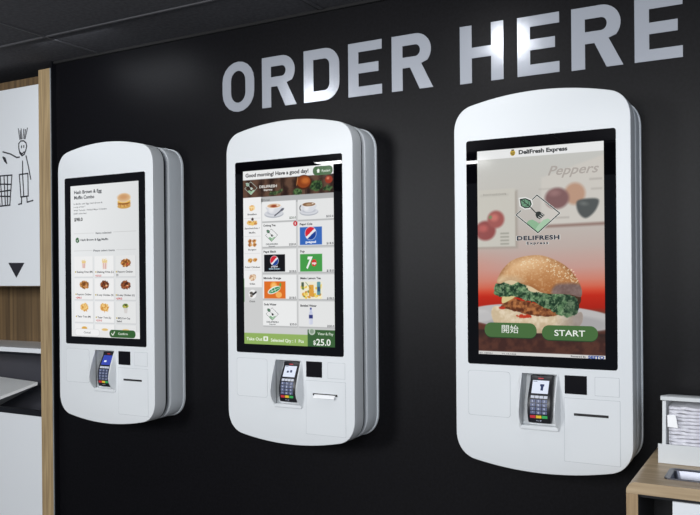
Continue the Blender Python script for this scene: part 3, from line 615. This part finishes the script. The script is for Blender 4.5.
# camera dot on the third kiosk's glass is a tiny printed mark
for (xk, l), mode, lb in zip(K, (1, 2, 3), ('black card terminal with a blue display, in the kiosk nearest the wooden cabinet', 'black card terminal with a white display, in the kiosk with the drinks menu', 'black card terminal with a white display, in the kiosk showing the burger')):
    make_terminal(xk, lb, mode)
mb = MB(); pts = []
for k in range(6):
    t = k / 5; pts.append((F - .0025 - .012 * math.sin(t * 1.4), -.5405 - .013 * t))
mb.rings([[(.121, y, z) for y, z in pts] + [(.121, y + .0008, z) for y, z in reversed(pts)], [(.216, y, z) for y, z in pts] + [(.216, y + .0008, z) for y, z in reversed(pts)]], True, True)
tag(mb.build('paper_receipt', M['paper'], offset=(0, 0, 1.45)), 'white paper receipt sticking out of the slot of the kiosk with the drinks menu', 'receipt')

# ------------------------------------------------------------------ wall lettering
def arc(cx, cz, rx, rz, a0, a1, n=10): return [(cx + rx * math.cos(math.radians(a0 + (a1 - a0) * k / n)), cz + rz * math.sin(math.radians(a0 + (a1 - a0) * k / n))) for k in range(n + 1)]
S = .0475
def L_O(w, h): return [arc(w / 2, h - .086, w / 2, .086, 0, 180) + arc(w / 2, .086, w / 2, .086, 180, 360), arc(w / 2, h - .086, w / 2 - S, .086 - S * .85, 0, 180) + arc(w / 2, .086, w / 2 - S, .086 - S * .85, 180, 360)]
def L_R(w, h):
    r = w * .955
    return [[(0, 0), (S, 0), (S, .088), (.080, .088), (.121, 0), (w, 0), (.128, .100)] + arc(r - .067, h - .067, .067, .067, -40, 90, 12) + [(0, h)],
            [(S, h - .043), (S, .130)] + arc(r - .067, (.130 + h - .043) / 2, .067 - S * .98, (h - .043 - .130) / 2, -90, 90, 10)]
def L_D(w, h): return [[(0, 0)] + arc(w - .072, .072, .072, .072, -90, 0) + arc(w - .072, h - .072, .072, .072, 0, 90) + [(0, h)],
                       [(S, .043)] + arc(w - .072, .072, .072 - S, .029, -90, 0) + arc(w - .072, h - .072, .072 - S, .029, 0, 90) + [(S, h - .043)]]
def L_E(w, h): t = .039; m = h / 2 - .001; return [[(0, 0), (w, 0), (w, t), (S, t), (S, m - t / 2 + .004), (w * .9, m - t / 2 + .004), (w * .9, m + t / 2 + .004), (S, m + t / 2 + .004), (S, h - t), (w, h - t), (w, h), (0, h)]]
def L_H(w, h): m = h / 2 + .004; return [[(0, 0), (S, 0), (S, m - .020), (w - S, m - .020), (w - S, 0), (w, 0), (w, h), (w - S, h), (w - S, m + .020), (S, m + .020), (S, h), (0, h)]]
LET = [('O', L_O, -.4783, -.304, 2.1045, 2.3275, 'silver letter O that opens the word ORDER on the black wall'),
       ('R', L_R, -.2618, -.0833, 2.1055, 2.324, 'silver letter R between O and D in the word ORDER'),
       ('D', L_D, -.0462, .1275, 2.105, 2.3235, 'silver letter D with a bright glint in the word ORDER'),
       ('E', L_E, .170, .3245, 2.1032, 2.322, 'silver letter E between D and R in the word ORDER'),
       ('R', L_R, .3685, .5463, 2.1025, 2.3215, 'silver letter R that ends the word ORDER on the black wall'),
       ('H', L_H, .6577, .829, 2.0975, 2.3155, 'silver letter H that opens the word HERE on the black wall'),
       ('E', L_E, .882, 1.036, 2.0975, 2.3135, 'silver letter E with a bright glint between H and R in HERE'),
       ('R', L_R, 1.079, 1.2562, 2.094, 2.3125, 'silver letter R in the word HERE above the burger kiosk'),
       ('E', L_E, 1.2935, 1.447, 2.0937, 2.309, 'silver letter E that ends the word HERE, cut by the frame')]
for ch, fn, x0, x1, z0, z1, lb in LET:
    mb = MB(); mb.prism(fn(x1 - x0, z1 - z0), -.0016, -.0002)
    o = mb.build('sign_letter', M['letter']); o.location = (x0, 0, z0); tag(o, lb, 'letter', 'letters of the ORDER HERE sign')

# ------------------------------------------------------------------ room shell
ZC = 2.484
tag(MB().box(-1.556, 3.2, 0, .12, 0, ZC).build('wall_back', M['wall']), kind='structure')
tag(MB().box(-3.6, -1.556, .50, .62, 0, ZC).build('wall_left', M['wall']), kind='structure')
tag(MB().box(-3.6, 3.2, -7.0, .62, -.1, 0).build('floor', M['floor']), kind='structure')
tag(MB().box(-3.6, 3.2, -7.0, .62, ZC, ZC + .06).build('ceiling', M['ceiling']), kind='structure')
tag(MB().box(-1.5635, -1.5565, -.027, .12, 0, ZC).build('trim_1', M['darktrim']), kind='structure')
tag(MB().box(-1.556, 3.2, -.016, -.0005, ZC - .012, ZC - .0005).build('trim_2', M['tgap']), kind='structure')
n = 3
for x in (-2.53, -1.24, .05, 1.34, 2.63):
    tag(MB().box(x - .010, x - .002, -7, -.02, ZC - .004, ZC, 1).box(x - .002, x + .010, -7, -.02, ZC - .006, ZC, 0).build('trim_%d' % n, [M['tbar'], M['tgap']]), kind='structure'); n += 1
for k in range(10):
    y = -.33 - .6 * k
    tag(MB().box(-3.6, 3.2, y - .009, y + .003, ZC - .0055, ZC, 0).box(-3.6, 3.2, y + .003, y + .010, ZC - .003, ZC, 1).build('trim_%d' % n, [M['tbar'], M['tgap']]), kind='structure'); n += 1

# ------------------------------------------------------------------ waste cabinet at the left
cab = thing('waste_cabinet', (-2.15, .2, 0), 'oak framed waste cabinet with white doors and a stick figure drawing', 'cabinet')
OC = (2.15, -.2, 0)
B = lambda mb, nm, m, par=cab, **k: mb.build(nm, m, par, offset=OC, **k)
B(MB().box(-1.654, -1.5695, -.030, .49, 0, 2.449), 'side_post', M['oak'], bevel=.001)
B(MB().box(-1.5695, -1.5640, -.029, .49, 0, 2.449), 'edge_strip', M['edge'])
B(MB().box(-2.70, -2.62, -.030, .49, 0, 2.449), 'side_post', M['oak'], bevel=.001)
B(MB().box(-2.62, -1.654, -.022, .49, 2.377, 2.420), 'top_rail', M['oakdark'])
dr = B(MB().box(-2.62, -1.6555, -.030, -.008, 1.330, 2.377), 'door', M['door'], bevel=.0015)
mb = MB(); DR = dict(
 hair=[[(-1.799, 2.102), (-1.81, 2.16)], [(-1.792, 2.105), (-1.797, 2.149)], [(-1.786, 2.104), (-1.788, 2.158)], [(-1.775, 2.105), (-1.767, 2.154)], [(-1.765, 2.104), (-1.754, 2.15)], [(-1.758, 2.102), (-1.739, 2.157)]],
 head=[[(-1.808, 2.058), (-1.808, 2.081), (-1.791, 2.094), (-1.768, 2.092), (-1.751, 2.079), (-1.746, 2.062), (-1.754, 2.04), (-1.765, 2.022), (-1.783, 2.015), (-1.8, 2.03), (-1.808, 2.058)]],
 eyes=[[(-1.786, 2.067), (-1.786, 2.058)], [(-1.768, 2.068), (-1.769, 2.058)]], smile=[[(-1.796, 2.034), (-1.783, 2.024), (-1.766, 2.034)]],
 arm=[[(-1.803, 2.01), (-1.824, 2.009), (-1.872, 2.031), (-1.935, 2.048)], [(-1.752, 2.012), (-1.736, 1.961), (-1.717, 1.888)]], body=[[(-1.779, 1.987), (-1.78, 1.918)]],
 shorts=[[(-1.805, 1.918), (-1.739, 1.919), (-1.738, 1.801), (-1.795, 1.799), (-1.805, 1.918)], [(-1.78, 1.916), (-1.772, 1.798)]],
 legs=[[(-1.79, 1.799), (-1.79, 1.764), (-1.814, 1.761)], [(-1.749, 1.798), (-1.746, 1.769), (-1.702, 1.776)]],
 paper=[[(-1.935, 2.02), (-1.917, 2.013), (-1.904, 1.984), (-1.922, 1.998), (-1.935, 2.02)], [(-1.93, 2.015), (-1.91, 1.995)]],
 basket=[[(-1.985, 1.921), (-1.864, 1.919)], [(-1.864, 1.919), (-1.883, 1.759)], [(-1.978, 1.878), (-1.872, 1.87)], [(-1.972, 1.836), (-1.878, 1.839)], [(-1.966, 1.812), (-1.88, 1.806)], [(-1.962, 1.758), (-1.884, 1.76)], [(-1.985, 1.92), (-1.962, 1.758)], [(-1.958, 1.919), (-1.944, 1.758)], [(-1.927, 1.918), (-1.918, 1.759)], [(-1.899, 1.918), (-1.901, 1.76)]])
i = 0
for k, ls in DR.items():
    for l in ls: mb.strip(l, .0072 if k != 'hair' else .0056, -.0308 - i * 1e-5); i += 1
B(mb, 'stick_figure_drawing', M['black_line'], dr)
B(MB().flat([[(-1.8995, 1.4534), (-1.8362, 1.3731), (-1.7725, 1.4516)]], -.0309), 'arrow_mark', M['black_line'], dr)
B(MB().box(-2.62, -1.6585, .265, .279, .60, .975).box(-1.6590, -1.6578, -.015, .279, .66, .978), 'bin_compartment_lining', M['binin'])
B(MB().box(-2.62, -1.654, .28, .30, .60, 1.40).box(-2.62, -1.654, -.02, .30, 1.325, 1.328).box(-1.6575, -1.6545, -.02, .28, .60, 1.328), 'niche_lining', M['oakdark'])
B(MB().box(-2.62, -1.6555, -.029, .28, .979, 1.003), 'shelf', M['door'], bevel=.0012)
B(MB().box(-2.62, -1.6555, -.028, -.005, .966, .9775).box(-2.62, -1.6555, -.028, -.005,   .651, .679), 'flap_frame', M['darktrim'])
fl = B(MB().box(-2.62, -1.6555, -.026, -.022,   .679, .966), 'glass_flap', M['smoke'])
mb = MB(); c4 = [(-2.60, .23, .803), (-1.862, .12, .801), (-2.017, .004, .728), (-2.60, .004, .45)]
mb.add(c4 + [(x, y, z - .016) for x, y, z in c4], [(0, 1, 2, 3), (7, 6, 5, 4), (0, 4, 5, 1), (1, 5, 6, 2), (2, 6, 7, 3), (3, 7, 4, 0)]); B(mb, 'tabletop_reflection', M['tablerefl'], smooth=30)  # white slab imitates a tabletop reflected in the flap glass
B(MB().box(-2.62, -1.6555, -.029, -.008,   .02, .650), 'lower_door', M['door'], bevel=.0015)

# ------------------------------------------------------------------ counter at the right
ct = thing('condiment_counter', (1.9, -.29, 0), 'oak condiment counter with rounded corner and white front, below the napkin dispenser', 'counter')
OT = (-1.9, .29, 0)
T = lambda mb, nm, m, par=ct, **k: mb.build(nm, m, par, offset=OT, **k)
TX0, TX1, TY0, TY1 = 1.452, 1.80, -.494, -.378
y0, y1 = -.573, -.004
def cross(y):
    o = [(1.387, .766)] + [(1.356 + .026 - .026 * math.cos(math.radians(a)), .80 - .026 + .026 * math.sin(math.radians(a))) for a in range(0, 91, 15)]
    return [(x, y, z) for x, z in o]
mb = MB()
# bent corner block
cor = [(1.387, .768), (1.356, .768)] + [(1.382 - .026 * math.cos(math.radians(a)), .774 + .026 * math.sin(math.radians(a))) for a in range(0, 91, 15)] + [(1.387, .80)]
mb.rings([[(x, y0, z) for x, z in cor], [(x, y1, z) for x, z in cor]], True, True); 
mb.flat([[(1.387, .768), (2.4, .768), (2.4, .80), (1.387, .80)]], y0)
ls = [[V((1.387, y0, 0)), V((2.4, y0, 0)), V((2.4, y1, 0)), V((1.387, y1, 0))], [V((TX0, TY0, 0)), V((TX1, TY0, 0)), V((TX1, TY1, 0)), V((TX0, TY1, 0))]]
tr = tessellate_polygon(ls); pp = [p for l in ls for p in l]
for z in (.80, .768): mb.add([(p.x, p.y, z) for p in pp], list(tr))
mb.rings([[(p.x, p.y, .768) for p in ls[1]], [(p.x, p.y, .80) for p in ls[1]]])
T(mb, 'countertop', M['oakx'], smooth=40)
T(MB().box(1.356, 1.387, y0, y1, 0, .7675), 'side_leg', M['oakz'], bevel=.001)
T(MB().box(1.3872, 1.3886, y0 + .004, y1, .01, .7675), 'inner_leg_shade', M['darktrim'])  # dark sheet put in as the shade on the leg's inner face
T(MB().box(1.389, 2.40, y0 + .012, y0 + .030, .758, .7675), 'under_rail', M['darktrim'])
T(MB().box(1.475, 2.40, y0 + .006, y0 + .024, .02, .7575).box(1.475, 2.40, y0 + .0245, y1 - .02, .02, .745), 'cabinet_front', M['door'], bevel=.001)
T(MB().box(1.387, 1.475, -.30, -.28, 0, .75), 'dark_back_panel', M['darktrim'])
# steel tray sunk in the counter
tray = thing('steel_tray', ((TX0 + TX1) / 2, (TY0 + TY1) / 2, .745), 'recessed stainless steel tray sunk in the oak counter before the napkin dispenser', 'tray')
mb = MB()
def rr3(e, z, r): return [(x - (TX0 + TX1) / 2, y - (TY0 + TY1) / 2, z - .745) for x, y in rrect(TX0 - e, TX1 + e, TY0 - e, TY1 + e, r, 5)]
mb.rings([rr3(.008, .8006, .014), rr3(.008, .8032, .014), rr3(.005, .8042, .012), rr3(0, .8030, .012), rr3(-.006, .800, .014), rr3(-.014, .760, .016), rr3(-.020, .753, .016)], cap1=False)
mb.add(rr3(-.020, .753, .016), [tuple(range(len(rr3(0, 0, .01))))])
mb.build('tray_pan', M['steel'], tray, smooth=40)

# ------------------------------------------------------------------ napkin dispenser
nd = thing('napkin_dispenser', (1.56, -.21, .80), 'white napkin dispenser box with clear front, standing on the oak counter', 'dispenser')
ON = (-1.56, .21, -.80)
N = lambda mb, nm, m, **k: mb.build(nm, m, nd, offset=ON, **k)
x0, x1 = 1.4025, 1.72; yf, yb = -.310, -.115
N(MB().box(x0, x1, yf, yf + .006, .8005, .8585).box(x0, x0 + .006, yf + .006, yb, .8005, .845).box(x1 - .006, x1, yf + .006, yb, .8005, .845).box(x0 + .006, x1 - .006, yb - .006, yb, .8005, .845).box(x0 + .006, x1 - .006, yf + .006, yb - .006, .8005, .806), 'lower_tray', M['plastic'], bevel=.001)
for (a, b) in ((x0 + .012, x0 + .022), (x1 - .022, x1 - .012)):
    N(MB().add([(a, yf + .001, .846), (b, yf + .001, .846), (b, yb - .01, .846), (a, yb - .01, .846), (a, yf + .012, .988), (b, yf + .012, .988), (b, yb - .01, .972), (a, yb - .01, .972)], [(0, 1, 5, 4), (2, 3, 7, 6), (1, 2, 6, 5), (3, 0, 4, 7), (4, 5, 6, 7), (3, 2, 1, 0)]), 'side_wall', M['plastic'], smooth=30)
N(MB().box(x0 + .022, x1 - .022, yb - .016, yb - .010, .846, .972), 'back_wall', M['plastic'])
mb = MB(); lp = [(yf - .0, .991), (yf - .0, 1.0015), (yf + .006, 1.004), (yb + .002, .982), (yb + .002, .974), (yf + .02, .988)]
mb.rings([[(x0 + .008, y, z) for y, z in lp], [(x1 - .008, y, z) for y, z in lp]], True, True); N(mb, 'lid', M['plastic'], bevel=.001)
N(MB().add([(x0 + .022, yf + .002, .863), (x1 - .022, yf + .002, .863), (x1 - .022, yf + .010, .991), (x0 + .022, yf + .010, .991)], [(0, 1, 2, 3)]), 'clear_window', M['acrylic'])
N(MB().add([(1.4292, -.3055, .9463), (1.4524, -.3055, .9481), (1.4592, -.3080, .910), (1.4300, -.3080, .9112)], [(3, 2, 1, 0)]), 'window_reflection', M['glare'])  # white patch stands in for a reflection in the clear window
# folded napkins, one object each
def napkin(seed):
    rs = random.Random(seed); mb = MB(); W = .262; n = 26; th = .0094
    ph = rs.uniform(0, 6); cols = []
    for i in range(n + 1):
        x = -W / 2 + W * i / n; d = .0012 * math.sin(x * 60 + ph) + .0008 * math.sin(x * 150 + ph * 2); s = .0014 * math.sin(x * 35 + ph)
        y = -.078 + s * 2
        sec = [(y + .004, -th / 2 + .0004), (y + .001, -th * .44), (y, -th * .32), (y + .0030, -th * .18 + d * .3), (y, -th * .05), (y + .0008, th * .08), (y + .0034, th * .2 - d * .4), (y + .0004, th * .32), (y + .001, th * .44), (y + .004, th / 2 - .0004), (.075, th / 2 - .0004), (.075, -th / 2 + .0004)]
        cols.append([(x, a, b + d) for a, b in sec])
    mb.rings(cols, True, True); return mb
NN = 15; zz = .815
for k in range(NN):
    o = napkin(k).build('paper_napkin', M['napkin'], smooth=60)
    o.location = (1.5615, -.207, zz + k * .0107); o.rotation_euler.z = random.uniform(-.006, .006)
    tag(o, 'folded white paper napkin stacked inside the clear fronted dispenser', 'napkin', 'napkins inside the dispenser')

# ------------------------------------------------------------------ lights
def area(name, loc, target, sx, sy, power, col=(1, 1, 1)):
    l = bpy.data.lights.new(name, 'AREA'); l.shape = 'RECTANGLE'; l.size = sx; l.size_y = sy; l.energy = power; l.color = col
    o = bpy.data.objects.new(name, l); COL.objects.link(o); o.location = loc
    o.rotation_euler = (V(target) - V(loc)).to_track_quat('-Z', 'Y').to_euler(); return o
area('key_light', (1.35, -4.6, 1.95), (.6, 0, 1.3), 1.5, 1.0, 84, (.98, .99, 1))  # unseen panel behind the camera, added to light the kiosk fronts
area('left_light', (-1.5, -4.6, 1.95), (-.9, 0, 1.35), .9, 1.0, 88, (.98, .99, 1))  # second unseen panel, added as frontal fill from the left
area('right_light', (3.1, -2.3, 1.7), (.3, -.1, 1.4), 1.2, 1.4, 15, (.84, .9, 1))  # unseen bluish fill, added to brighten the kiosks' right sides
area('ceiling_panel', (-2.17, -4.27, 2.46), (-2.17, -4.27, 0), .30, .18, 8)
area('ceiling_panel', (-.98, -5.0, 2.46), (-.98, -5.0, 0), .3, .2, 8)
area('spot', (-.77, -1.28, 2.45), (-.77, -1.2, 0), .12, .12, 5)
area('spot', (-1.15, -.34, 2.45), (-1.15, -.04, 1.9), .5, .2, 1.3, (.9, .94, 1))
area('spot', (.63, -.70, 2.45), (.63, -.65, 0), .10, .07, 3.2)

w = bpy.data.worlds.new('w'); w.use_nodes = True; bpy.context.scene.world = w
w.node_tree.nodes['Background'].inputs[0].default_value = (.55, .62, .75, 1); w.node_tree.nodes['Background'].inputs[1].default_value = .22

# ------------------------------------------------------------------ camera
cam = bpy.data.cameras.new('camera'); co = bpy.data.objects.new('camera', cam); COL.objects.link(co)
yaw, pitch, roll = -.5078, -.0014, -.0088
f = V((math.sin(yaw) * math.cos(pitch), math.cos(yaw) * math.cos(pitch), math.sin(pitch))); r = V((math.cos(yaw), -math.sin(yaw), 0)); u = r.cross(f)
r2 = r * math.cos(roll) + u * math.sin(roll); u2 = u * math.cos(roll) - r * math.sin(roll)
mw = Matrix(((r2.x, u2.x, -f.x), (r2.y, u2.y, -f.y), (r2.z, u2.z, -f.z))).to_4x4(); mw.translation = V((1.7697, -2.8765, 1.3825))
co.matrix_world = mw; cam.sensor_width = 36; cam.lens = 36 * 800.52 / 700; cam.shift_y = 16.705 / 700; cam.clip_start = .05
bpy.context.scene.camera = co
vs = bpy.context.scene.view_settings; vs.view_transform = 'Standard'; vs.look = 'None'; vs.exposure = 0; vs.gamma = 1
